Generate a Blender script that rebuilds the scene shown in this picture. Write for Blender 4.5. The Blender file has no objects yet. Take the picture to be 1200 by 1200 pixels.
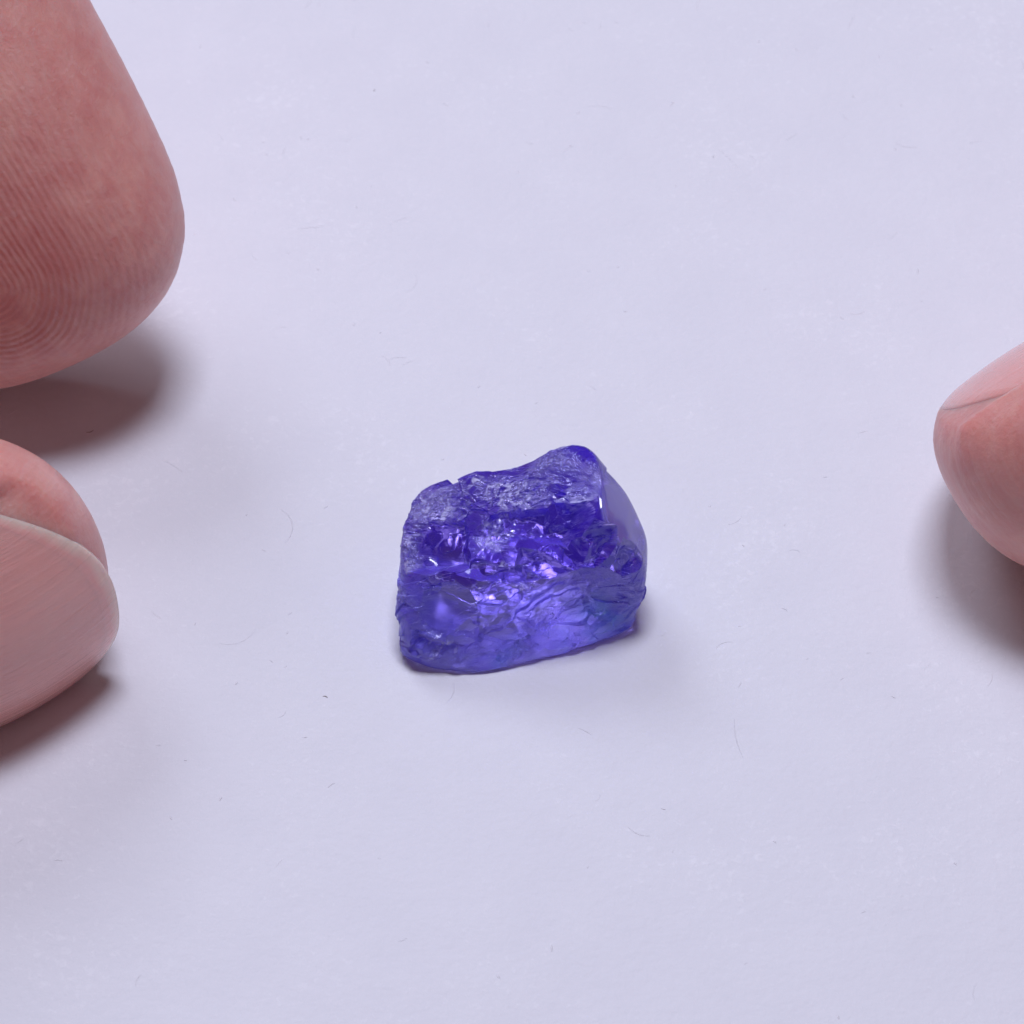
import bpy, bmesh, math
import numpy as np
from mathutils import Vector

# ------------------------------------------------------------------ camera, light, exposure
# 1 unit = 1 cm.  The paper is z = 0; x runs right, y away from the camera, z up.
S = bpy.context.scene
S.unit_settings.system = 'METRIC'
S.unit_settings.scale_length = 0.01
COL = S.collection
EL = math.radians(50)
DIST = 16.0
TOCAM = np.array([0.0, -math.cos(EL), math.sin(EL)])
UP = np.array([0.0, math.sin(EL), math.cos(EL)])
RIGHT = np.array([1.0, 0.0, 0.0])
CAM = TOCAM * DIST

cd = bpy.data.cameras.new('camera')
cam = bpy.data.objects.new('camera', cd)
COL.objects.link(cam)
cam.location = CAM
cam.rotation_euler = (math.pi / 2 - EL, 0, 0)
cd.sensor_width = 36
cd.lens = 36 * DIST / 4.8
cd.clip_start = 0.5
cd.clip_end = 500
cd.dof.use_dof = True
cd.dof.focus_distance = DIST - 0.62
cd.dof.aperture_fstop = 1.5
S.camera = cam

w = bpy.data.worlds.new('World')
S.world = w
w.use_nodes = True
bg = w.node_tree.nodes['Background']
bg.inputs['Color'].default_value = (1.0, 0.68, 0.78, 1)
bg.inputs['Strength'].default_value = 0.095


def area_lamp(name, loc, target, size, power, color, size_y=None):
    d = bpy.data.lights.new(name, 'AREA')
    d.shape = 'RECTANGLE'
    d.size = size
    d.size_y = size_y or size
    d.energy = power
    d.color = color
    o = bpy.data.objects.new(name, d)
    o.location = loc
    o.rotation_euler = (Vector(target) - Vector(loc)).to_track_quat('-Z', 'Y').to_euler()
    COL.objects.link(o)
    return o


area_lamp('ceiling_lamp', (0.5, 5, 34), (0, 0, 0), 10, 8900, (0.775, 0.800, 1.0), 8.5)
area_lamp('window_light', (-26, 40, 50), (0, 0, 0), 26, 14000, (0.75, 0.80, 1.0))

S.view_settings.view_transform = 'Standard'
S.view_settings.look = 'None'
S.view_settings.exposure = 0
S.view_settings.gamma = 1
S.cycles.use_denoising = True
S.cycles.max_bounces = 16
S.cycles.transmission_bounces = 14
S.cycles.volume_bounces = 3
S.cycles.glossy_bounces = 6
S.cycles.diffuse_bounces = 5
S.cycles.caustics_reflective = True
S.cycles.caustics_refractive = True
S.cycles.blur_glossy = 0.3
S.cycles.sample_clamp_indirect = 12


def at(px, py, z):
    """world point at height z seen at photograph pixel (px, py) of 1200"""
    d = -TOCAM * DIST + RIGHT * ((px - 600) / 250.0) + UP * ((600 - py) / 250.0)
    t = (z - CAM[2]) / d[2]
    return CAM + d * t


# ------------------------------------------------------------------ helpers
def tag(o, label=None, cat=None, group=None, kind=None):
    if label: o['label'] = label
    if cat: o['category'] = cat
    if group: o['group'] = group
    if kind: o['kind'] = kind
    return o


def link(name, me, mat, parent=None, smooth=True):
    o = bpy.data.objects.new(name, me)
    COL.objects.link(o)
    if mat: me.materials.append(mat)
    if smooth:
        me.polygons.foreach_set('use_smooth', [True] * len(me.polygons))
    if parent: o.parent = parent
    return o


def grid_mesh(name, V, F):
    me = bpy.data.meshes.new(name)
    V = np.asarray(V, dtype=np.float32); F = np.asarray(F, dtype=np.int32)
    k = F.shape[1]
    me.vertices.add(len(V)); me.vertices.foreach_set('co', V.ravel())
    me.loops.add(F.size); me.loops.foreach_set('vertex_index', F.ravel())
    me.polygons.add(len(F))
    me.polygons.foreach_set('loop_start', np.arange(len(F), dtype=np.int32) * k)
    me.update(calc_edges=True)
    me.validate()
    return me


def _hash(ix, iy, iz, seed):
    h = (ix.astype(np.int64) * 374761393 + iy.astype(np.int64) * 668265263 +
         iz.astype(np.int64) * 2147483647 + seed * 1274126177) & 0xFFFFFFFF
    h = ((h ^ (h >> 13)) * 1274126177) & 0xFFFFFFFF
    h = ((h ^ (h >> 16)) * 2246822519) & 0xFFFFFFFF
    return ((h ^ (h >> 15)) & 0xFFFFFF) / float(0xFFFFFF)


def noise(P, scale, seed=0):
    """value noise in -1..1"""
    Q = P * scale + 91.7
    I = np.floor(Q).astype(np.int64); f = Q - I
    f = f * f * f * (f * (f * 6 - 15) + 10)
    r = 0
    for dx in (0, 1):
        for dy in (0, 1):
            for dz in (0, 1):
                wgt = ((f[:, 0] if dx else 1 - f[:, 0]) * (f[:, 1] if dy else 1 - f[:, 1]) *
                       (f[:, 2] if dz else 1 - f[:, 2]))
                r = r + wgt * _hash(I[:, 0] + dx, I[:, 1] + dy, I[:, 2] + dz, seed)
    return r * 2 - 1


def fbm(P, scale, oct=4, seed=0):
    r = 0; a = 1.0; n = 0
    for k in range(oct):
        r = r + a * noise(P, scale, seed + k * 17); n += a
        a *= 0.5; scale *= 2.03
    return r / n


def chips(P, scale, seed=0):
    """broken-glass relief: every cell is a little tilted facet; returns height and cell edge distance"""
    Q = P * scale + 37.3
    I = np.floor(Q).astype(np.int64)
    best = np.full(len(P), 9.0); second = np.full(len(P), 9.0)
    tilt = np.zeros(len(P))
    for dx in (-1, 0, 1):
        for dy in (-1, 0, 1):
            for dz in (-1, 0, 1):
                J = I + np.array([dx, dy, dz])
                c = J + np.stack([_hash(J[:, 0], J[:, 1], J[:, 2], seed + k) for k in range(3)], 1)
                D = Q - c
                d = np.sqrt((D * D).sum(1))
                n = np.stack([_hash(J[:, 0], J[:, 1], J[:, 2], seed + 10 + k) for k in range(4)], 1) * 2 - 1
                h = (D * n[:, :3]).sum(1) + n[:, 3] * 0.5
                m = d < best
                second = np.where(m, best, np.minimum(second, d))
                tilt = np.where(m, h, tilt)
                best = np.where(m, d, best)
    return tilt, second - best


def sstep(a, b, x):
    t = np.clip((x - a) / (b - a), 0, 1)
    return t * t * (3 - 2 * t)


# node shorthand
class NT:
    def __init__(self, name):
        self.m = bpy.data.materials.new(name); self.m.use_nodes = True
        self.t = self.m.node_tree; self.t.nodes.clear()
        self.out = self.t.nodes.new('ShaderNodeOutputMaterial')

    def n(self, kind, ins=None, **kw):
        nd = self.t.nodes.new(kind)
        for k, v in kw.items(): setattr(nd, k, v)
        for k, v in (ins or {}).items(): self.set(nd, k, v)
        return nd

    def set(self, nd, k, v):
        s = nd.inputs[k]
        if isinstance(v, bpy.types.NodeSocket): self.t.links.new(v, s)
        else: s.default_value = v

    def math(self, op, a, b=0.0, c=0.0):
        nd = self.t.nodes.new('ShaderNodeMath'); nd.operation = op
        for i, v in enumerate((a, b, c)): self.set(nd, i, v)
        return nd.outputs[0]

    def mix(self, f, a, b):
        nd = self.t.nodes.new('ShaderNodeMix'); nd.data_type = 'RGBA'
        self.set(nd, 0, f); self.set(nd, 6, a); self.set(nd, 7, b)
        return nd.outputs[2]

    def ramp(self, f, stops):
        nd = self.t.nodes.new('ShaderNodeValToRGB')
        e = nd.color_ramp.elements
        while len(e) < len(stops): e.new(0.5)
        for k, (p, c) in enumerate(stops):
            e[k].position = p; e[k].color = c if len(c) == 4 else (*c, 1)
        self.set(nd, 0, f)
        return nd.outputs[0]

    def noise(self, vec, scale, detail=4, rough=0.55, dist=0.0):
        nd = self.n('ShaderNodeTexNoise', {'Vector': vec, 'Scale': scale, 'Detail': detail,
                                          'Roughness': rough, 'Distortion': dist})
        return nd.outputs[0]

    def mapping(self, vec, loc=(0, 0, 0), rot=(0, 0, 0), scale=(1, 1, 1)):
        nd = self.n('ShaderNodeMapping', {'Vector': vec, 'Location': loc, 'Rotation': rot, 'Scale': scale})
        return nd.outputs[0]

    def bump(self, h, dist, strength=1.0, normal=None):
        nd = self.n('ShaderNodeBump', {'Height': h, 'Distance': dist, 'Strength': strength})
        if normal is not None: self.set(nd, 'Normal', normal)
        return nd.outputs[0]


# ------------------------------------------------------------------ paper
def paper_material():
    N = NT('paper')
    P = N.n('ShaderNodeTexCoord').outputs['Object']
    fine = N.noise(P, 22, 6, 0.62)
    mott = N.noise(P, 2.6, 4, 0.6)
    fib = N.noise(N.mapping(P, rot=(0, 0, 0.4), scale=(6, 26, 1)), 1.4, 4, 0.6, 0.6)
    flecks = N.ramp(N.math('MULTIPLY', N.noise(P, 24, 4, 0.65, 0.5), N.math('ADD', N.noise(P, 1.3, 2, 0.5), 0.55)), [(0.62, (0, 0, 0)), (0.78, (1, 1, 1))])
    c = N.mix(mott, (0.735, 0.735, 0.76, 1), (0.80, 0.80, 0.815, 1))
    c = N.mix(N.math('MULTIPLY', fine, 0.30), c, (0.69, 0.69, 0.72, 1))
    c = N.mix(N.math('MULTIPLY', flecks, 0.24), c, (0.93, 0.93, 0.94, 1))
    hsum = N.math('ADD', fine, N.math('ADD', N.math('MULTIPLY', fib, 0.2), N.math('MULTIPLY', flecks, 0.15)))
    nrm = N.bump(hsum, 0.007, 0.6)
    nrm = N.bump(mott, 0.03, 0.3, nrm)
    b = N.n('ShaderNodeBsdfPrincipled', {'Base Color': c, 'Roughness': 0.62, 'Normal': nrm,
                                         'Specular IOR Level': 0.35})
    N.t.links.new(b.outputs[0], N.out.inputs[0])
    return N.m


def sheet_z(P):
    r = np.hypot(P[:, 0] - 0.05, P[:, 1] + 0.55)
    return 0.012 * fbm(P, 0.35, 2, 5) * sstep(0.9, 3.0, r)


def build_paper():
    n = 260; h = 35.0
    g = np.linspace(-1, 1, n); g = np.sign(g) * np.abs(g) ** 1.6 * h
    X, Y = np.meshgrid(g, g)
    P = np.stack([X.ravel(), Y.ravel(), np.zeros(X.size)], 1)
    P[:, 2] = sheet_z(P)
    i = np.arange(n * n).reshape(n, n)
    F = np.stack([i[:-1, :-1].ravel(), i[:-1, 1:].ravel(), i[1:, 1:].ravel(), i[1:, :-1].ravel()], 1)
    me = grid_mesh('paper_surface', P, F)
    o = link('paper_surface', me, paper_material())
    sol = o.modifiers.new('thickness', 'SOLIDIFY'); sol.thickness = 0.05; sol.offset = -1
    tag(o, 'plain white paper sheet the gemstone lies on', kind='structure')


build_paper()


def build_fibres():
    """paper lint: hair-thin curled fibres and a few grains lying on the sheet, past counting"""
    rng = np.random.RandomState(4)
    for name, count, col, lab in (('paper_fibres', 550, (0.92, 0.92, 0.94, 1), 'fine pale lint fibres and flecks scattered over the white paper'),
                                  ('dust_flecks', 7, (0.30, 0.27, 0.26, 1), 'few tiny dark dust flecks scattered on the white paper')):
        V = []; F = []
        for k in range(count):
            x, y = rng.uniform(-4.5, 4.5), rng.uniform(-5.0, 6.0)
            L = rng.choice([0.02, 0.05, 0.11, 0.2], p=[0.5, 0.3, 0.16, 0.04]) * rng.uniform(0.6, 1.3)
            if col[0] < 0.5: L = rng.uniform(0.015, 0.05)
            r = rng.uniform(0.0010, 0.0022) if L > 0.04 else rng.uniform(0.002, 0.004)
            a = rng.uniform(0, 6.28); bend = rng.uniform(-0.9, 0.9)
            n = 6; px, py = x, y
            base = len(V)
            for i in range(n):
                t = i / (n - 1)
                ang = a + bend * (t - 0.5) * 2
                d = np.array([math.cos(ang), math.sin(ang), 0]); q = np.array([-d[1], d[0], 0])
                z = 0.0003
                rr = r * (1 - 0.6 * abs(2 * t - 1))
                c0 = np.array([px, py, z])
                V += [c0 + q * rr, c0 + np.array([0, 0, rr * 0.35]), c0 - q * rr]
                px += d[0] * L / (n - 1); py += d[1] * L / (n - 1)
            for i in range(n - 1):
                b = base + i * 3
                for j in range(3):
                    F.append((b + j, b + (j + 1) % 3, b + 3 + (j + 1) % 3, b + 3 + j))
        V = np.array(V); flat = V.copy(); flat[:, 2] = 0; V[:, 2] += sheet_z(flat)
        N = NT(name)
        b = N.n('ShaderNodeBsdfPrincipled', {'Base Color': col, 'Roughness': 0.6})
        N.t.links.new(b.outputs[0], N.out.inputs[0])
        o = link(name, grid_mesh(name, V, F), N.m)
        tag(o, lab, 'lint' if col[0] > 0.5 else 'dust', kind='stuff')


build_fibres()


# ------------------------------------------------------------------ the gemstone
def gem_material():
    N = NT('violet_gem')
    P = N.n('ShaderNodeTexCoord').outputs['Object']
    fr = N.n('ShaderNodeAttribute', attribute_name='frost').outputs['Fac']
    grain = N.noise(P, 46, 5, 0.7, 0.8)
    streak = N.noise(N.mapping(P, rot=(0, 0.5, 0.1), scale=(9, 30, 34)), 1.3, 5, 0.65, 0.9)
    cr = N.n('ShaderNodeAttribute', attribute_name='crust').outputs['Fac']
    cl = N.n('ShaderNodeAttribute', attribute_name='cleave').outputs['Fac']
    cy = N.n('ShaderNodeAttribute', attribute_name='cyan').outputs['Fac']
    hs = N.math('ADD', N.math('MULTIPLY', grain, 0.7), streak)
    nrm = N.bump(hs, 0.012, N.math('ADD', N.math('MULTIPLY_ADD', fr, 0.8, 0.03), N.math('MULTIPLY', N.n('ShaderNodeAttribute', attribute_name='low').outputs['Fac'], 0.22)))
    low = N.n('ShaderNodeAttribute', attribute_name='low').outputs['Fac']
    rough = N.math('ADD', N.math('MULTIPLY', fr, 0.15), N.math('MULTIPLY', low, 0.045))
    glass = N.n('ShaderNodeBsdfPrincipled', {'Base Color': N.mix(cy, N.mix(low, (0.98, 0.84, 1, 1), (0.82, 0.86, 1, 1)), (0.70, 1.0, 1, 1)), 'Roughness': rough, 'IOR': 1.69,
                                             'Transmission Weight': 1.0, 'Normal': nrm})
    white = N.n('ShaderNodeBsdfPrincipled', {'Base Color': (0.70, 0.70, 0.95, 1), 'Roughness': 0.3, 'Normal': nrm,
                                             'Specular IOR Level': 0.8})
    pat = N.ramp(grain, [(0.42, (0, 0, 0)), (0.62, (1, 1, 1))])
    k = N.math('MULTIPLY', cr, N.math('MULTIPLY_ADD', pat, 0.60, 0.15))
    k = N.math('MAXIMUM', k, N.math('MULTIPLY', fr, N.math('MULTIPLY', pat, 0.22)))
    k = N.math('MAXIMUM', k, N.math('MULTIPLY', low, 0.03))
    k = N.math('MAXIMUM', k, N.math('MULTIPLY', cl, 0.20))  # cleaved face: pale reflected sheen painted in with white
    body = N.n('ShaderNodeBsdfPrincipled', {'Base Color': N.mix(cy, N.mix(low, (0.16, 0.04, 1.0, 1), (0.21, 0.17, 1.0, 1)), (0.07, 0.36, 1.0, 1)),
                                            'Roughness': N.math('MULTIPLY_ADD', low, 0.15, 0.08), 'IOR': 1.69, 'Normal': nrm})
    cloud = N.noise(P, 3.2, 3, 0.55)
    kb = N.math('MULTIPLY', N.math('MULTIPLY_ADD', low, 0.16, 0.15), N.math('MULTIPLY_ADD', cloud, 1.2, 0.4))
    inner = N.n('ShaderNodeMixShader', {0: kb, 1: glass.outputs[0], 2: body.outputs[0]})
    mx = N.n('ShaderNodeMixShader', {0: k, 1: inner.outputs[0], 2: white.outputs[0]})
    N.t.links.new(mx.outputs[0], N.out.inputs[0])
    vol = N.n('ShaderNodeVolumeAbsorption', {'Color': (0.26, 0.12, 0.955, 1), 'Density': 1.85})
    N.t.links.new(vol.outputs[0], N.out.inputs['Volume'])
    return N.m


def build_gem():
    pts = [at(466, 770, 0.01), at(500, 787, 0.0), at(560, 793, 0.0), at(610, 786, 0.0), at(690, 760, 0.0), at(744, 739, 0.03),
           at(462, 738, 0.19), at(482, 755, 0.18), at(754, 706, 0.22), at(761, 690, 0.28), at(759, 657, 0.40),
           at(461, 652, 0.43), at(464, 620, 0.50), at(471, 597, 0.54), at(484, 575, 0.58), at(502, 562, 0.61), at(527, 558, 0.63), at(555, 558, 0.64),
           at(480, 665, 0.47), at(570, 660, 0.56), at(680, 640, 0.66),
           at(600, 545, 0.69), at(635, 526, 0.77), at(655, 519, 0.82), at(682, 517, 0.84), at(698, 528, 0.82), at(717, 545, 0.72), at(744, 582, 0.60), at(764, 630, 0.45),
           at(703, 548, 0.81), at(711, 598, 0.76), at(738, 638, 0.62), at(757, 655, 0.47),
           np.array([-0.43, -0.27, 0.42]), np.array([-0.50, -0.30, 0.0]), np.array([-0.35, -0.12, 0.0]),
           np.array([0.2, -0.05, 0.0]), np.array([0.55, -0.30, 0.0]), np.array([0.24, -0.22, 0.68])]
    bm = bmesh.new()
    vs = [bm.verts.new(Vector(p)) for p in pts]
    bmesh.ops.convex_hull(bm, input=vs)
    bm.normal_update()
    planes = []
    for f in bm.faces:
        n = np.array(f.normal); d = float(n @ np.array(f.verts[0].co))
        planes.append((*n, d))
    bm.free()
    planes = np.array(planes)
    c = np.array([0.04, -0.52, 0.33])
    if np.mean(planes[:, :3] @ c - planes[:, 3]) > 0: planes = -planes
    planes = np.unique(np.round(planes, 4), axis=0)
    # one clean cleavage plane on the right
    fn = np.cross(at(744, 582, 0.60) - at(711, 598, 0.76), at(757, 655, 0.46) - at(711, 598, 0.76))
    fn /= np.linalg.norm(fn)
    if fn[0] < 0: fn = -fn
    fd = float(fn @ at(711, 598, 0.76))
    planes = np.vstack([planes, [*fn, fd]])

    def hull(P):
        r = np.zeros(len(P))
        for a in planes: r += np.exp(np.clip(100 * (P @ a[:3] - a[3]), -60, 60))
        return np.log(r + 1e-30) / 100

    def surf(px, py):
        """where the line of sight through a photograph pixel meets the stone's hull"""
        d = at(px, py, 0) - CAM; d = d / np.linalg.norm(d)
        T = np.linspace(DIST - 2.5, DIST + 1.5, 1600)
        Q = CAM + T[:, None] * d
        k = int(np.argmin(np.where(hull(Q) < 0, T, 99)))
        return Q[k]

    # scooped fractures: centre pixel, sphere radius, depth of the bite, ripple, tilt of the bite direction
    scoops = []
    def scoop(px, py, R, depth, ripple=0.0, dirv=None, stretch=(1, 1, 1)):
        s = surf(px, py)
        nrm = dirv if dirv is not None else TOCAM
        nrm = np.array(nrm, float); nrm /= np.linalg.norm(nrm)
        scoops.append((s + nrm * (R - depth), R, ripple, s, np.array(stretch, float)))
    scoop(578, 556, 0.26, 0.026, 0.0, (0, 0.4, 1))
    scoop(603, 745, 0.5, 0.03, 0.0, (0.1, -0.9, 0.2), (0.6, 1, 1))
    scoop(690, 715, 0.5, 0.03, 0.0012, (0.4, -0.9, 0.2), (0.6, 1, 1))
    scoop(655, 560, 0.4, 0.018, 0.0, (0, -0.3, 1))
    scoop(735, 655, 0.20, 0.03, 0.0, (0.8, -0.6, 0.2))
    scoop(610, 690, 0.22, 0.03, 0.0, (0.1, -0.9, 0.3), (0.4, 1, 1))

    # flat-floored breaks: pixel, half width, half height, depth, facing, roll
    boxes = []
    def notch(px, py, hw, hh, depth, face, roll=0.0):
        s0 = surf(px, py)
        f = np.array(face, float); f /= np.linalg.norm(f)
        x = np.cross(UP, f); x /= np.linalg.norm(x); y = np.cross(f, x)
        x, y = x * math.cos(roll) + y * math.sin(roll), y * math.cos(roll) - x * math.sin(roll)
        boxes.append((s0 + f * (0.30 - depth), x, y, f, hw, hh, 0.30))
    notch(515, 640, 0.095, 0.095, 0.060, (-0.10, -0.62, 0.80), 0.08)
    notch(604, 614, 0.120, 0.050, 0.050, (-0.15, -0.45, 0.90), 0.05)
    notch(648, 612, 0.095, 0.080, 0.055, (0.28, -0.75, 0.60), -0.25)
    notch(672, 648, 0.060, 0.070, 0.065, (-0.35, -0.75, 0.55), 0.55)
    notch(700, 640, 0.070, 0.110, 0.045, (0.35, -0.85, 0.40), -0.30)
    notch(738, 655, 0.055, 0.110, 0.035, (0.65, -0.75, 0.20), -0.15)
    notch(575, 672, 0.150, 0.035, 0.050, (0.05, -0.95, 0.15), -0.10)
    notch(640, 664, 0.110, 0.025, 0.055, (0.0, -0.50, 0.85), -0.35)
    scoop(522, 712, 0.30, 0.035, 0.0, (-0.12, -0.85, 0.40))
    notch(590, 712, 0.110, 0.055, 0.030, (0.10, -0.80, 0.50), 0.30)
    notch(680, 712, 0.110, 0.025, 0.040, (0.10, -0.60, 0.75), 0.50)
    notch(650, 740, 0.130, 0.022, 0.030, (0.00, -0.50, 0.85), 0.30)
    notch(520, 757, 0.120, 0.020, 0.030, (0.00, -0.60, 0.80), -0.28)
    notch(580, 752, 0.090, 0.045, 0.025, (-0.10, -0.90, 0.20), 0.10)

    def solid(P):
        W = P + 0.012 * np.stack([fbm(P, 5.0, 2, s) for s in (3, 9, 21)], 1)
        f = hull(W)
        for cc, R, rip, s0, st in scoops:
            D = (W - cc) * st
            d = np.sqrt((D * D).sum(1))
            if rip:
                q = np.sqrt(((W - s0) ** 2).sum(1))
                d = d + rip * np.sin(q * 95)
            f = np.maximum(f, R - d)
        W2 = W + 0.014 * np.stack([noise(P, 16, s) for s in (41, 42, 43)], 1)
        for cc, bx, by, bf, hw, hh, hd in boxes:
            D = W2 - cc
            # walls slope outward with height above the floor
            up = D @ bf
            q = np.maximum(np.maximum(np.abs(D @ bx) - hw - 0.35 * (up + hd), np.abs(D @ by) - hh - 0.30 * (up + hd)), np.abs(up) - hd)
            f = np.maximum(f, -q)
        return f

    n = 250
    g = np.tan(np.linspace(-1, 1, n) * math.pi / 4)
    A, B = np.meshgrid(g, g)
    one = np.ones_like(A)
    V = []; F = []; off = 0
    for ax in range(3):
        for s in (-1, 1):
            comp = [None] * 3
            comp[ax] = one * s; comp[(ax + 1) % 3] = A * s; comp[(ax + 2) % 3] = B
            V.append(np.stack([q.ravel() for q in comp], 1))
            i = np.arange(n * n).reshape(n, n) + off
            F.append(np.stack([i[:-1, :-1].ravel(), i[:-1, 1:].ravel(), i[1:, 1:].ravel(), i[1:, :-1].ravel()], 1))
            off += n * n
    V = np.concatenate(V); F = np.concatenate(F)
    V /= np.linalg.norm(V, axis=1)[:, None]
    key = np.round(V, 5)
    _, first, inv = np.unique(key, axis=0, return_index=True, return_inverse=True)
    inv = inv.ravel()
    V = V[first]; F = inv[F]
    lo = np.zeros(len(V)); hi = np.full(len(V), 1.1)
    for _ in range(15):
        mid = (lo + hi) / 2
        ins = solid(c + V * mid[:, None]) < 0
        lo = np.where(ins, mid, lo); hi = np.where(ins, hi, mid)
    r = (lo + hi) / 2
    P = c + V * r[:, None]

    # zones on the stone
    def zone(px, py, rad, soft=0.5, squash=(1, 1, 1)):
        s = surf(px, py)
        d = np.sqrt((((P - s) * np.array(squash)) ** 2).sum(1))
        return 1 - sstep(rad * (1 - soft), rad, d)
    smooth = np.zeros(len(P))
    for a in [(515, 640, 0.125, 0.15), (640, 625, 0.16, 0.5, (0.7, 1.3, 1.3)), (670, 640, 0.14, 0.5), (603, 612, 0.10, 0.4, (0.7, 1.4, 1.4)),
              (735, 650, 0.13, 0.5), (522, 712, 0.15, 0.5), (600, 712, 0.09, 0.6), (545, 675, 0.07, 0.4),
              (690, 650, 0.1, 0.5)]:
        smooth = np.maximum(smooth, zone(*a))
    # the clean cleaved face on the right, and the low undercut on the left
    dp = P @ fn - fd
    cleave = sstep(-0.035, -0.018, dp)
    smooth = np.maximum(smooth, cleave)
    under = 1 - sstep(0.03, 0.07, P[:, 2])
    smooth = np.maximum(smooth, under * 0.85)
    rough = np.zeros(len(P))
    for a in [(490, 600, 0.16, 0.8), (478, 640, 0.13, 0.8), (530, 585, 0.14, 0.8), (620, 575, 0.15, 0.8), (650, 545, 0.16, 0.8), (575, 627, 0.11, 0.8),
              (585, 570, 0.14, 0.8), (685, 560, 0.12, 0.8), (500, 680, 0.08, 0.7, (0.6, 1.5, 1.5)), (600, 690, 0.10, 0.7, (0.6, 1.5, 1.5)), (520, 765, 0.11, 0.7),
              (690, 700, 0.16, 0.8), (650, 735, 0.12, 0.7), (740, 690, 0.08, 0.7), (470, 700, 0.09, 0.8), (610, 765, 0.08, 0.8)]:
        rough = np.maximum(rough, zone(*a))
    low = (1 - sstep(0.34, 0.50, P[:, 2])) * sstep(0.0, 0.3, -V[:, 1])
    rough = np.clip(rough, 0, 1) * (1 - smooth) * (1 - 0.3 * low)
    rough = np.maximum(rough, 0.07 * (1 - smooth))

    spark = np.zeros(len(P))
    for a in [(482, 632, 0.05, 0.6), (508, 612, 0.04, 0.6), (545, 590, 0.05, 0.6), (575, 618, 0.07, 0.6), (655, 570, 0.06, 0.6), (688, 556, 0.05, 0.6), (645, 655, 0.07, 0.6),
              (585, 690, 0.05, 0.6), (600, 763, 0.06, 0.6), (582, 770, 0.05, 0.6), (528, 745, 0.05, 0.6), (700, 722, 0.06, 0.6), (735, 700, 0.06, 0.7), (672, 752, 0.06, 0.7), (545, 770, 0.06, 0.7), (490, 765, 0.06, 0.7), (505, 690, 0.05, 0.7), (620, 710, 0.06, 0.7), (560, 735, 0.05, 0.7), (640, 740, 0.05, 0.6), (610, 600, 0.05, 0.6)]:
        spark = np.maximum(spark, zone(*a))
    # grain direction: streaks climb to the right on the front
    ca, sa = math.cos(0.45), math.sin(0.45)
    Q = P.copy()
    a1 = P[:, 0] * ca + P[:, 2] * sa; a2 = -P[:, 0] * sa + P[:, 2] * ca
    Q[:, 0] = a1 * 0.42; Q[:, 2] = a2 * 1.25
    wq = Q + 0.03 * np.stack([fbm(P, 9, 2, s) for s in (31, 33, 35)], 1)
    h1, e1 = chips(P * np.array([0.75, 1, 1]) + 0.008 * np.stack([fbm(P, 9, 2, s) for s in (31, 33, 35)], 1), 5.2, 2)
    h2, e2 = chips(wq, 15, 7)
    h3, e3 = chips(P + 0.01 * np.stack([noise(P, 30, s) for s in (1, 2, 4)], 1), 30, 5)
    st = fbm(wq, 10, 4, 50)
    stair = np.round(st * 5) / 5 + 0.12 * st
    fine = fbm(P, 38, 3, 77)
    top = sstep(0.42, 0.58, P[:, 2])
    amp = (1 - smooth) * (1 - 0.55 * sstep(0.75, 0.95, np.abs(V[:, 0]))) * (1 - 0.75 * sstep(0.5, 0.8, V[:, 1]))
    back = sstep(0.45, 0.75, V[:, 1])
    streaks = np.zeros(len(P))
    for a in [(600, 688, 0.14, 0.7, (0.5, 1.3, 1.6)), (690, 708, 0.16, 0.7, (0.8, 1.3, 1.3)), (640, 745, 0.14, 0.7, (0.6, 1.4, 1.8)), (515, 757, 0.12, 0.7, (0.6, 1.4, 1.8)),
              (505, 682, 0.10, 0.7, (0.6, 1.4, 1.6)), (640, 662, 0.10, 0.7, (0.6, 1.4, 1.4)), (700, 655, 0.08, 0.7)]:
        streaks = np.maximum(streaks, zone(*a))
    streaks = streaks * (1 - 0.7 * smooth)
    disp = (0.024 * h1 * (0.25 + 0.75 * amp) * (1 - cleave) * (1 - 0.7 * back) + 0.013 * h2 * amp * (0.22 + 0.8 * low + 0.8 * np.maximum(rough, streaks))
            + 0.020 * stair * amp * (0.10 + 0.6 * low + 0.9 * np.maximum(streaks, rough * 0.5)) + rough * (0.010 * h3 + 0.006 * fine) * (1 - back))
    disp += spark * 0.026 * h3
    disp = 0.026 * np.tanh(disp / 0.026)
    disp *= 1 - 0.85 * sstep(-0.10, -0.03, P @ fn - fd) * (P[:, 0] > 0.25)
    P = P + V * (disp - 0.006)[:, None]
    P[:, 2] = np.maximum(P[:, 2], 0.004)
    frost = np.clip(rough * (0.75 + 0.5 * fbm(P, 14, 3, 90)), 0, 1)
    crust = np.zeros(len(P))
    for a in [(512, 592, 0.10, 0.9), (480, 632, 0.09, 0.9), (478, 660, 0.06, 0.9), (600, 582, 0.13, 0.9), (640, 572, 0.10, 0.9), (575, 628, 0.09, 0.9), (560, 570, 0.08, 0.9),
              (655, 545, 0.12, 0.9), (510, 680, 0.07, 0.9, (0.6, 2, 2)), (605, 690, 0.08, 0.9, (0.6, 2, 2)), (585, 665, 0.07, 0.9, (0.6, 2, 2)), (690, 705, 0.12, 0.9, (0.7, 1.6, 1.6)),
              (655, 720, 0.08, 0.9), (520, 762, 0.09, 0.9)]:
        crust = np.maximum(crust, zone(*a))
    vein = sstep(0.86, 0.99, 1 - np.abs(fbm(P, 11, 4, 95))) * 0.9 + 0.7 * (1 - sstep(0.02, 0.16, e3)) * sstep(-0.1, 0.3, fbm(P, 12, 2, 97)) + 0.5 * (1 - sstep(0.02, 0.12, e2))
    band = rough * 0.55
    vein = vein * (0.25 + 0.95 * sstep(-0.10, 0.22, fbm(P, 5.5, 2, 123)))
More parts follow.
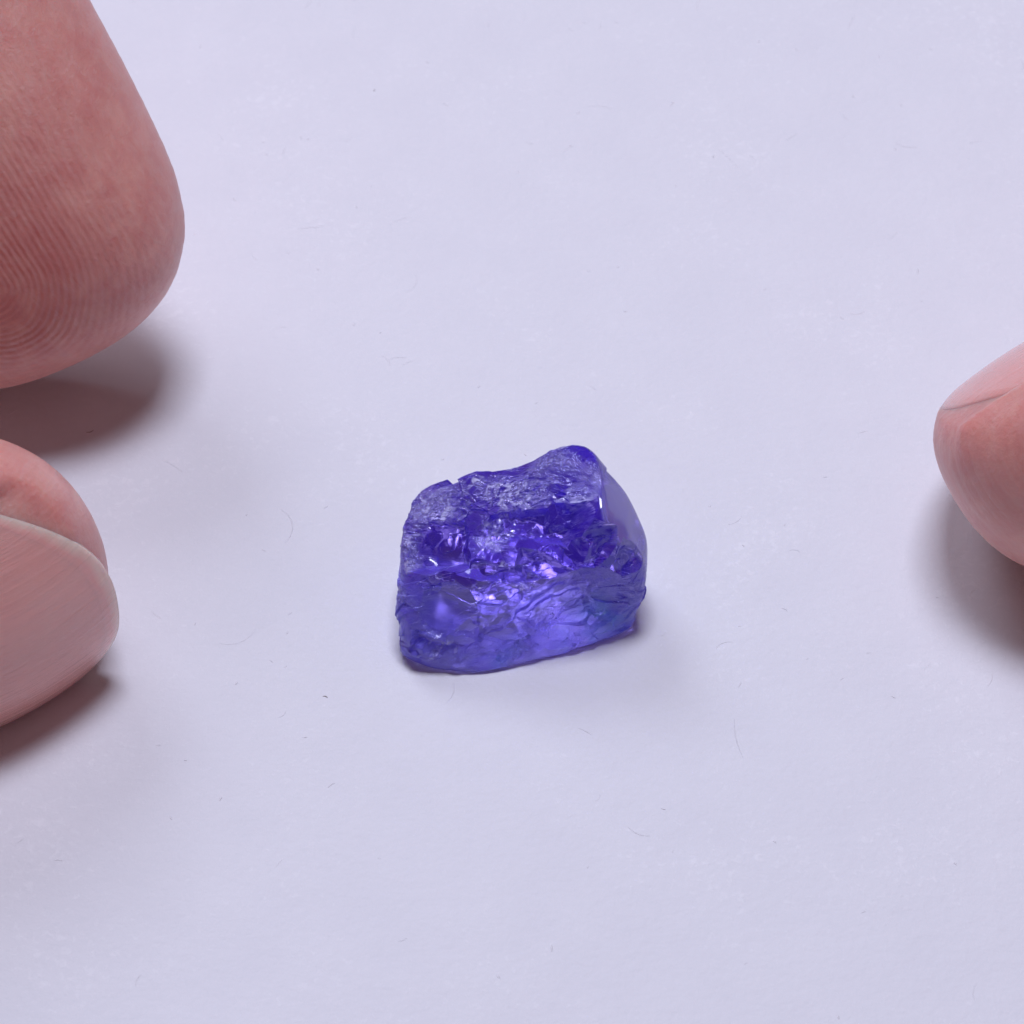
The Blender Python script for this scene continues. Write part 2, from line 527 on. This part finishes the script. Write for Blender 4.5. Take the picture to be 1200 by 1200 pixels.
    crust = np.clip((np.minimum(1, crust * 1.7) + band) * vein + 0.35 * sstep(0.5, 0.95, crust) * sstep(0.0, 0.5, fbm(P, 25, 2, 98)), 0, 1)
    cyan = np.clip(np.maximum(zone(700, 735, 0.26, 0.8), zone(600, 770, 0.14, 0.8)) * (0.45 + 1.3 * fbm(P, 11, 3, 60)), 0, 1)
    me = grid_mesh('gemstone', P, F)
    for nm, vals in (('frost', frost), ('crust', crust), ('cleave', cleave), ('cyan', cyan), ('low', low)):
        at_ = me.attributes.new(nm, 'FLOAT', 'POINT')
        at_.data.foreach_set('value', vals.astype(np.float32))
    o = link('gemstone', me, gem_material())
    me.polygons.foreach_set('use_smooth', [False] * len(me.polygons))
    tag(o, 'rough uncut violet-blue gemstone with chipped glassy faces on white paper', 'gemstone')
    # outward normals
    bm = bmesh.new(); bm.from_mesh(me)
    bmesh.ops.recalc_face_normals(bm, faces=bm.faces)
    bm.to_mesh(me); bm.free()
    return o


build_gem()


# ------------------------------------------------------------------ hands
def skin_material(name, core, axis_u, axis_t, ridge_amt, red=0.5):
    """core: centre of the finger-print whorl; axis_u across the finger, axis_t along it"""
    N = NT(name)
    P = N.n('ShaderNodeTexCoord').outputs['Object']
    d = N.n('ShaderNodeVectorMath', {0: P, 1: tuple(core)}, operation='SUBTRACT').outputs[0]
    u = N.n('ShaderNodeVectorMath', {0: d, 1: tuple(axis_u)}, operation='DOT_PRODUCT').outputs['Value']
    t = N.n('ShaderNodeVectorMath', {0: d, 1: tuple(axis_t)}, operation='DOT_PRODUCT').outputs['Value']
    warp = N.noise(P, 1.5, 3, 0.5)
    # loops: nearly parallel to the finger on its flanks, arched round the core toward the tip
    tt = N.math('MULTIPLY', t, N.math('MULTIPLY_ADD', N.math('GREATER_THAN', t, 0.0), 0.75, 0.25))
    rr = N.math('SQRT', N.math('ADD', N.math('MULTIPLY', u, u), N.math('MULTIPLY', tt, tt)))
    ph = N.math('ADD', N.math('MULTIPLY', rr, 2 * math.pi / 0.030), N.math('MULTIPLY', warp, 16.0))
    ridge = N.math('MULTIPLY_ADD', N.math('SINE', ph), 0.5, 0.5)
    brk = N.noise(P, 14, 3, 0.6)
    fade = N.ramp(N.math('MULTIPLY', N.n('ShaderNodeVectorMath', {0: d}, operation='LENGTH').outputs['Value'], 0.5), [(0.14, (1, 1, 1)), (0.36, (0.42, 0.42, 0.42)), (0.8, (0.08, 0.08, 0.08))])
    ridge = N.math('MULTIPLY', N.math('MULTIPLY', ridge, fade), N.math('MULTIPLY_ADD', brk, 1.3, -0.05))
    big = N.noise(P, 1.3, 4, 0.55)
    mott = N.noise(P, 7, 5, 0.65, 0.4)
    pores = N.noise(P, 42, 4, 0.6)
    uv = N.n('ShaderNodeCombineXYZ', {0: N.math('MULTIPLY', u, 30.0), 1: N.math('MULTIPLY', t, 9.0), 2: 0.0}).outputs[0]
    lines = N.noise(uv, 1.1, 4, 0.6, 0.6)
    c = N.ramp(big, [(0.30, (0.64, 0.270, 0.230)), (0.70, (0.82, 0.440, 0.360))])
    c = N.mix(N.math('MULTIPLY', N.ramp(mott, [(0.40, (0, 0, 0)), (0.72, (1, 1, 1))]), 0.45), c, (0.62, 0.18, 0.17, 1))
    c = N.mix(N.math('MULTIPLY', ridge, ridge_amt * 0.22), c, (0.42, 0.12, 0.12, 1))
    c = N.mix(N.math('MULTIPLY', N.ramp(lines, [(0.45, (0, 0, 0)), (0.70, (1, 1, 1))]), 0.22), c, (0.78, 0.52, 0.47, 1))
    red_shade = N.ramp(N.n('ShaderNodeVectorMath', {0: d}, operation='LENGTH').outputs['Value'], [(0.15, (1, 1, 1)), (1.0, (0, 0, 0))])  # darker red toward the core: skin redness plus shading painted into the colour
    c = N.mix(N.math('MULTIPLY', N.math('MULTIPLY', red_shade, mott), 0.75 * ridge_amt), c, (0.46, 0.12, 0.11, 1))
    flake = N.ramp(N.noise(N.mapping(P, scale=(1, 1, 2.4)), 9, 4, 0.7, 1.2), [(0.66, (0, 0, 0)), (0.74, (1, 1, 1))])
    c = N.mix(N.math('MULTIPLY', flake, 0.22), c, (0.80, 0.58, 0.52, 1))
    nrm = N.bump(ridge, 0.010, -0.60 * ridge_amt if ridge_amt else 0.0)
    nrm.node.invert = True; nrm.node.inputs['Strength'].default_value = 0.60 * ridge_amt
    nrm = N.bump(pores, 0.008, 0.55, nrm)
    cre = N.n('ShaderNodeTexVoronoi', {'Vector': N.mapping(P, scale=(1, 1, 1)), 'Scale': 16.0}, feature='DISTANCE_TO_EDGE').outputs[0]
    cre = N.ramp(cre, [(0.0, (0, 0, 0)), (0.10, (1, 1, 1))])
    nrm = N.bump(lines, 0.014, 0.38, nrm)
    nrm = N.bump(mott, 0.02, 0.35, nrm)
    b = N.n('ShaderNodeBsdfPrincipled', {'Base Color': c, 'Roughness': 0.42, 'Normal': nrm,
                                         'Subsurface Weight': 0.75, 'Subsurface Radius': (1.0, 0.30, 0.20),
                                         'Subsurface Scale': 0.19, 'Specular IOR Level': 0.5, 'Coat Weight': 0.30, 'Coat Roughness': 0.32})
    N.t.links.new(b.outputs[0], N.out.inputs[0])
    return N.m


def nail_material(name, tipw=0.16):
    N = NT(name)
    s = N.n('ShaderNodeAttribute', attribute_name='along').outputs['Fac']
    u = N.n('ShaderNodeAttribute', attribute_name='across').outputs['Fac']
    P = N.n('ShaderNodeTexCoord').outputs['Object']
    v = N.n('ShaderNodeCombineXYZ', {0: N.math('MULTIPLY', u, 16.0), 1: N.math('MULTIPLY', s, 1.2), 2: 0.0}).outputs[0]
    lines = N.noise(v, 1.6, 5, 0.6, 0.15)
    wob = N.noise(P, 5, 2, 0.5)
    edge = N.math('ADD', s, N.math('MULTIPLY_ADD', wob, 0.08, N.math('MULTIPLY', N.math('POWER', N.math('ABSOLUTE', u), 2.7), -0.40)))
    free = N.ramp(edge, [(tipw - 0.015, (1, 1, 1)), (tipw + 0.03, (0, 0, 0))])
    c = N.mix(N.noise(P, 2.4, 3, 0.5), (0.90, 0.35, 0.31, 1), (0.95, 0.50, 0.44, 1))
    c = N.mix(N.math('MULTIPLY', lines, 0.14), c, (0.56, 0.26, 0.24, 1))
    c = N.mix(N.math('MULTIPLY', free, 0.62), c, (0.92, 0.74, 0.60, 1))
    scr = N.ramp(lines, [(0.62, (0, 0, 0)), (0.70, (1, 1, 1))])
    nrm = N.bump(lines, 0.016, 0.55)
    nrm = N.bump(scr, 0.003, 0.3, nrm)
    nrm = N.bump(N.noise(P, 30, 3, 0.6), 0.002, 0.3, nrm)
    b = N.n('ShaderNodeBsdfPrincipled', {'Base Color': c, 'Roughness': 0.17, 'Normal': nrm,
                                         'Subsurface Weight': 0.5, 'Subsurface Radius': (1.0, 0.35, 0.25),
                                         'Subsurface Scale': 0.10, 'Specular IOR Level': 0.8, 'Coat Weight': 0.3, 'Coat Roughness': 0.12})
    N.t.links.new(b.outputs[0], N.out.inputs[0])
    return N.m


def unit(v):
    v = np.asarray(v, float); return v / np.linalg.norm(v)


def frame(T, Nn):
    T = unit(T); Nn = unit(Nn - T * (np.dot(T, Nn))); U = np.cross(T, Nn)
    return T, U, Nn


def spline(pts, n):
    """Catmull-Rom through rows of pts"""
    pts = np.asarray(pts, float)
    P = np.vstack([2 * pts[0] - pts[1], pts, 2 * pts[-1] - pts[-2]])
    seg = len(pts) - 1
    out = []
    for x in np.linspace(0, seg, n):
        k = min(int(x), seg - 1); t = x - k
        a, b, c2, d = P[k], P[k + 1], P[k + 2], P[k + 3]
        out.append(0.5 * (2 * b + (c2 - a) * t + (2 * a - 5 * b + 4 * c2 - d) * t * t + (3 * b - a - 3 * c2 + d) * t ** 3))
    return np.array(out)


def loft(bm, rows, ns=110, nt=64):
    """rows: x,y,z, half width, dorsal height, palmar height, dorsal vector(3). First row is the tip centre base."""
    R = spline(rows, ns)
    rings = []
    cen = R[:, :3]
    tan = np.gradient(cen, axis=0)
    for k in range(ns):
        T = unit(-tan[k]); T, U, D = frame(T, R[k, 6:9])
        wd, hd, hp = np.maximum(R[k, 3:6], 0.01)
        ring = []
        for j in range(nt):
            a = 2 * math.pi * j / nt
            ca, sa = math.cos(a), math.sin(a)
            e = 0.92
            x = wd * math.copysign(abs(ca) ** e, ca); y = (hd if sa > 0 else hp) * math.copysign(abs(sa) ** e, sa)
            ring.append(bm.verts.new(Vector(cen[k] + U * x + D * y)))
        rings.append(ring)
    for k in range(ns - 1):
        for j in range(nt):
            bm.faces.new((rings[k][j], rings[k][(j + 1) % nt], rings[k + 1][(j + 1) % nt], rings[k + 1][j]))
    bm.faces.new(rings[0]); bm.faces.new(rings[-1][::-1])


def tip_mesh(bm, tip, T, Dn, L, W, Hd, Hp, aw=1.0, ad=1.1, ap=0.9, ex=2.3, ns=70, nt=80):
    """the last finger bone with its rounded end: closed, pad bulging under it; superelliptic end profile"""
    T, U, D = frame(T, Dn)
    tip = np.asarray(tip, float)
    rings = []
    ss = L * (np.linspace(0, 1, ns) ** 2.0)
    ss[0] = 1e-4
    def prof(s, a, p): return (1 - (1 - min(s / a, 1)) ** p) ** (1 / p)
    for s in ss:
        wd = W * prof(s, aw, ex); hd = Hd * prof(s, ad, ex + 0.2); hp = Hp * prof(s, ap, ex)
        hp *= 1 - 0.10 * sstep(1.2, 2.3, s)
        wd *= 1 - 0.05 * sstep(1.0, 2.2, s)
        ring = []
        for j in range(nt):
            a = 2 * math.pi * j / nt
            ca, sa = math.cos(a), math.sin(a)
            x = wd * math.copysign(abs(ca) ** 0.92, ca); y = (hd if sa > 0 else hp) * math.copysign(abs(sa) ** 0.92, sa)
            ring.append(bm.verts.new(Vector(tip - T * s + U * x + D * y)))
        rings.append(ring)
    for k in range(ns - 1):
        for j in range(nt):
            bm.faces.new((rings[k][j], rings[k][(j + 1) % nt], rings[k + 1][(j + 1) % nt], rings[k + 1][j]))
    bm.faces.new(rings[0]); bm.faces.new(rings[-1][::-1])
    return tip, T, U, D


def remeshed(bm, voxel, smooth_it=6):
    bmesh.ops.recalc_face_normals(bm, faces=bm.faces)
    me = bpy.data.meshes.new('tmp'); bm.to_mesh(me); bm.free()
    o = bpy.data.objects.new('tmp', me); COL.objects.link(o)
    r = o.modifiers.new('r', 'REMESH'); r.mode = 'VOXEL'; r.voxel_size = voxel
    s = o.modifiers.new('s', 'SMOOTH'); s.factor = 0.5; s.iterations = smooth_it
    dg = bpy.context.evaluated_depsgraph_get()
    m2 = bpy.data.meshes.new_from_object(o.evaluated_get(dg))
    bpy.data.objects.remove(o); bpy.data.meshes.remove(me)
    return m2


def nail(hand_me, fr, spec, parent, mat, label=None, split=False, famp=0.06, fstart=0.45):
    """press the nail bed into the skin and lay a curved plate over it"""
    tip, T, U, D = fr
    wn, s0, s1, H, crv, drop, uoff = spec       # half width, free edge s, cuticle s, height, cross curvature, end drop, offset
    def nh(s, u): return H - crv * (np.abs(u) ** 2.2) - drop * np.maximum(0, 0.75 - s) ** 2 - 0.05 * np.maximum(0, s - 0.9) ** 2
    n = len(hand_me.vertices)
    co = np.empty(n * 3, np.float32); hand_me.vertices.foreach_get('co', co); co = co.reshape(-1, 3).astype(float)
    q = co - tip
    s = -(q @ T); u = q @ U - uoff; h = q @ D
    near = (s > -0.3) & (s < s1 + 0.5) & (np.abs(u) < wn + 0.5) & (h > -0.1)
    top = nh(s, u)
    half = wn * np.clip(1 - sstep(s1 - 0.35, s1 + 0.02, s) * 0.35, 0, 1)
    inside = 1 - sstep(-0.02, 0.13, np.abs(u) - half - 0.03)
    inside *= 1 - sstep(s1 - 0.06, s1, s)
    tgt = np.minimum(h, top - 0.016)
    h2 = h * (1 - inside) + tgt * inside
    dd = np.maximum(np.abs(u) - half, s - s1)
    fold = np.exp(-((dd - (0.055 if fstart > 0.3 else 0.02)) / 0.045) ** 2) * sstep(fstart, fstart * 2.2, s) * (h > 0.0)
    h2 = h2 + famp * fold
    groove = (fstart > 0.3) * np.exp(-((dd - 0.012) / 0.02) ** 2) * sstep(0.2, 0.6, s) * (h > 0)
    h2 = h2 - 0.03 * groove
    co = co + np.where(near, h2 - h, 0)[:, None] * D
    hand_me.vertices.foreach_set('co', co.astype(np.float32).ravel()); hand_me.update()
    na, nb = (70, 60)
    cut = 0
    V = []; al = []; ac = []
    for layer in (0, 1):
        for i in range(na):
            fi = i / (na - 1)
            for j in range(nb):
                x = -1 + 2 * j / (nb - 1)
                # free edge rounded in plan
                sE = s0 + (abs(x) ** 2.7) * 0.42
                sC = s1 - (abs(x) ** 3) * 0.25
                sv = sE + (sC - sE) * fi
                uv = x * wn * (1 - 0.02 * (1 - fi))
                hh = nh(sv, uv) - (0.035 if layer else 0.0)
                if not layer: hh -= 0.012 * max(0, 1 - fi * 14) ** 2 + 0.01 * max(0, (abs(x) - 0.94) / 0.06) ** 2
                V.append(tip - T * sv + U * (uv + uoff) + D * hh); al.append(sv); ac.append(x)
    V = np.array(V)
    if split:                                  # the worn free edge is a piece of its own
        cut = 4
    F = []
    o = na * nb
    G = []
    for i in range(na - 1):
        for j in range(nb - 1):
            a = i * nb + j
            (G if i < cut else F).append((a, a + 1, a + nb + 1, a + nb)); (G if i < cut else F).append((o + a, o + a + nb, o + a + nb + 1, o + a + 1))
    def wall(i0, i1): (G if min(i0, i1) < cut * nb else F).append((i0, i1, o + i1, o + i0))
    for j in range(nb - 1):
        wall(j + 1, j); wall((na - 1) * nb + j, (na - 1) * nb + j + 1)
    for i in range(na - 1):
        wall(i * nb, (i + 1) * nb); wall((i + 1) * nb + nb - 1, i * nb + nb - 1)
    def piece(nm0, FF, par):
        ids, inv = np.unique(np.array(FF), return_inverse=True)
        return piece_mesh(nm0, V[ids], inv.reshape(-1, 4), np.array(al)[ids], np.array(ac)[ids], mat, par)
    ob = piece('fingernail', F, parent)
    if G: piece('free_edge', G, ob)
    if label: ob['label'] = label
    return ob


def piece_mesh(nm0, V, F, al, ac, mat, parent):
    me = grid_mesh(nm0, V, F)
    for nm, vals in (('along', al), ('across', ac)):
        at_ = me.attributes.new(nm, 'FLOAT', 'POINT'); at_.data.foreach_set('value', np.array(vals, np.float32))
    bm = bmesh.new(); bm.from_mesh(me); bmesh.ops.recalc_face_normals(bm, faces=bm.faces); bm.to_mesh(me); bm.free()
    return link(nm0, me, mat, parent)


def rowf(p, wd, hd, hp, d): return [*p, wd, hd, hp, *unit(d)]


def digit(bm, pts, rad, D0, D1):
    """finger shaft through joints; rad = (width, dorsal, palmar) per joint"""
    rows = []
    n = len(pts)
    for k, (p, r) in enumerate(zip(pts, rad)):
        f = k / (n - 1)
        rows.append(rowf(p, *r, np.asarray(D0) * (1 - f) + np.asarray(D1) * f))
    loft(bm, rows)


def combo(r, u, c): return RIGHT * r + UP * u + TOCAM * c


# ---- left hand: forefinger with its pad to the camera, thumb with its nail to the camera
def build_left():
    bm = bmesh.new()
    # forefinger
    tf = at(88, 424, 0.32)
    Tf = combo(0.42, -0.88, -0.22); Df = combo(0.25, 0.05, -1.0)
    fr_f = tip_mesh(bm, tf, Tf, Df, 2.6, 0.86, 0.42, 0.67, aw=0.85, ad=1.3, ap=1.0, ex=2.6)
    tipf, T, U, D = fr_f
    dip = tipf - T * 2.3
    pip = dip + np.array([-1.7, 0.6, 1.3]); mcp = pip + np.array([-3.6, -1.6, 0.6])
    wrist = np.array([-14.5, -6.5, 3.4])
    hd = np.array([0.2, 0.6, 0.8])
    digit(bm, [tipf - T * 1.6, dip, pip, pip * 0.5 + mcp * 0.5, mcp, wrist * 0.5 + mcp * 0.5, wrist],
          [(0.80, 0.58, 0.60), (0.84, 0.66, 0.66), (0.92, 0.82, 0.80), (0.92, 0.8, 0.9), (1.1, 1.0, 1.1), (1.4, 1.2, 1.3), (1.9, 1.5, 1.5)],
          D, hd)
    # thumb
    tt = at(116, 634, 0.55)
    Tt = combo(0.88, 0.36, -0.30); Dt = combo(0.25, -0.78, 0.66)
    fr_t = tip_mesh(bm, tt, Tt, Dt, 3.0, 0.94, 0.48, 0.70, aw=1.35, ad=0.9, ap=1.1, ex=2.3)
    tipt, T2, U2, D2 = fr_t
    ip = tipt - T2 * 2.9
    mc1 = ip + np.array([-2.9, -1.3, 0.9]); cmc = np.array([-12.2, -6.8, 3.0])
    digit(bm, [tipt - T2 * 1.8, ip, mc1, cmc, wrist], [(0.82, .49, .52), (0.95, 0.70, 0.72), (1.15, 1.0, 1.0), (1.6, 1.3, 1.4), (1.8, 1.4, 1.4)], D2, hd)
    # the other three fingers curl in beyond the forefinger
    for k, (dx, dy, dz) in enumerate([(-0.9, 1.3, 0.5), (-1.5, 2.8, 0.2), (-2.2, 4.1, -0.3)]):
        m = mcp + np.array([dx, dy * 0.9, dz * 0.6])
        sc = (1.0, 0.95, 0.85)[k]
        p1 = m + np.array([3.0, 1.6, 0.1]) * sc; p2 = p1 + np.array([0.3, 0.3, -2.0]) * sc; p3 = p2 + np.array([-1.6, -0.3, -0.6]) * sc
        r = 0.84 * sc
        digit(bm, [p3 + (p3 - p2) * 0.12, p3, (p2 + p3) / 2, p2, (p1 + p2) / 2, p1, (p1 + m) / 2, m, wrist * 0.5 + m * 0.5, wrist],
              [(0.25 * r, 0.2 * r, 0.2 * r), (0.75 * r, 0.6 * r, 0.7 * r), (0.95 * r, 0.8 * r, 0.85 * r), (r, 0.9 * r, 0.9 * r), (r, 0.9 * r, r), (1.05 * r, r, r),
               (r * 1.05, r, 1.05 * r), (1.2 * r, 1.1 * r, 1.2 * r), (1.4, 1.2, 1.3), (1.8, 1.4, 1.4)], (0.8, 0.3, 0.3), hd)
    # wrist and forearm
    digit(bm, [mcp * 0.25 + wrist * 0.75, wrist, wrist + np.array([-4.5, -3.8, 0.3]), wrist + np.array([-9, -7.6, 0.6])],
          [(1.9, 1.4, 1.4), (2.6, 1.9, 1.9), (2.9, 2.2, 2.2), (3.5, 2.8, 2.8)], hd, hd)
    me = remeshed(bm, 0.045)
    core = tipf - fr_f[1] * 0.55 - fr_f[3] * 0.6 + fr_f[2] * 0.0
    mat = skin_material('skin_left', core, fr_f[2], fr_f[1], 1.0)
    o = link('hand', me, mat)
    tag(o, 'left hand with forefinger pad and thumbnail reaching toward the gemstone', 'hand')
    nail(me, fr_t, (0.68, 0.06, 1.65, 0.51, 0.78, 0.34, 0.05), o, nail_material('thumbnail', 0.13), 'thumbnail with pale worn free edge', True, 0.035)
    nail(me, fr_f, (0.60, 0.0, 1.35, 0.42, 0.40, 0.16, 0.0), o, nail_material('nail_plate'))
    me.polygons.foreach_set('use_smooth', [True] * len(me.polygons))
    return o


def build_right():
    bm = bmesh.new()
    tf = at(1109, 556, 0.45)
    Tf = combo(-0.86, -0.42, -0.28); Df = combo(-0.42, 0.88, 0.06)
    fr_f = tip_mesh(bm, tf, Tf, Df, 2.6, 0.80, 0.44, 0.73, aw=0.85, ad=0.8, ap=0.75, ex=2.5)
    tipf, T, U, D = fr_f
    dip = tipf - T * 2.3
    pip = dip + np.array([1.9, 0.4, 1.1]); mcp = pip + np.array([3.6, -2.0, 0.5])
    wrist = np.array([14.8, -6.8, 3.4])
    hd = np.array([-0.2, 0.6, 0.8])
    digit(bm, [tipf - T * 1.6, dip, pip, pip * 0.5 + mcp * 0.5, mcp, wrist * 0.5 + mcp * 0.5, wrist],
          [(0.78, 0.52, 0.58), (0.82, 0.6, 0.64), (0.92, 0.82, 0.80), (0.92, 0.8, 0.9), (1.1, 1.0, 1.1), (1.4, 1.2, 1.3), (1.9, 1.5, 1.5)],
          D, hd)
    ttip = np.array([4.3, -3.4, 0.75]); ip = np.array([6.9, -4.2, 1.2]); mc1 = np.array([9.6, -5.4, 2.2]); cmc = np.array([12.4, -6.9, 3.0])
    fr_t = tip_mesh(bm, ttip, (ttip - ip), (0.1, -0.6, 0.75), 2.8, 0.95, 0.6, 0.64, aw=1.15, ad=1.4, ap=1.2)
    digit(bm, [ttip * 0.4 + ip * 0.6, ip, mc1, cmc, wrist], [(0.92, .56, .60), (1.0, 0.75, 0.75), (1.15, 1.0, 1.0), (1.6, 1.3, 1.4), (1.8, 1.4, 1.4)], fr_t[3], hd)
    for k, (dx, dy, dz) in enumerate([(0.9, 1.3, 0.5), (1.5, 2.8, 0.2), (2.2, 4.1, -0.3)]):
        m = mcp + np.array([dx, dy * 0.9, dz * 0.6])
        sc = (1.0, 0.95, 0.85)[k]
        p1 = m + np.array([-3.0, 1.6, 0.1]) * sc; p2 = p1 + np.array([-0.3, 0.3, -2.0]) * sc; p3 = p2 + np.array([1.6, -0.3, -0.6]) * sc
        r = 0.84 * sc
        digit(bm, [p3 + (p3 - p2) * 0.12, p3, (p2 + p3) / 2, p2, (p1 + p2) / 2, p1, (p1 + m) / 2, m, wrist * 0.5 + m * 0.5, wrist],
              [(0.25 * r, 0.2 * r, 0.2 * r), (0.75 * r, 0.6 * r, 0.7 * r), (0.95 * r, 0.8 * r, 0.85 * r), (r, 0.9 * r, 0.9 * r), (r, 0.9 * r, r), (1.05 * r, r, r),
               (r * 1.05, r, 1.05 * r), (1.2 * r, 1.1 * r, 1.2 * r), (1.4, 1.2, 1.3), (1.8, 1.4, 1.4)], (-0.8, 0.3, 0.3), hd)
    digit(bm, [mcp * 0.25 + wrist * 0.75, wrist, wrist + np.array([4.5, -3.8, 0.3]), wrist + np.array([9, -7.6, 0.6])],
          [(1.9, 1.4, 1.4), (2.6, 1.9, 1.9), (2.9, 2.2, 2.2), (3.5, 2.8, 2.8)], hd, hd)
    me = remeshed(bm, 0.045)
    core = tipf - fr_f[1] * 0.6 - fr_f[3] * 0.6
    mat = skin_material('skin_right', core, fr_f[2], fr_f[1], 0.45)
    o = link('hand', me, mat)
    tag(o, 'right hand with one fingertip entering at the right edge, nail facing away', 'hand')
    nail(me, fr_f, (0.56, 0.13, 1.35, 0.395, 0.46, 0.22, 0.0), o, nail_material('nail_plate_right', 0.12), 'pale fingernail seen edge on', famp=0.04, fstart=0.10)
    nail(me, fr_t, (0.78, -0.03, 1.75, 0.64, 0.42, 0.16, 0.0), o, nail_material('thumbnail_right'))
    me.polygons.foreach_set('use_smooth', [True] * len(me.polygons))
    return o


build_left()
build_right()
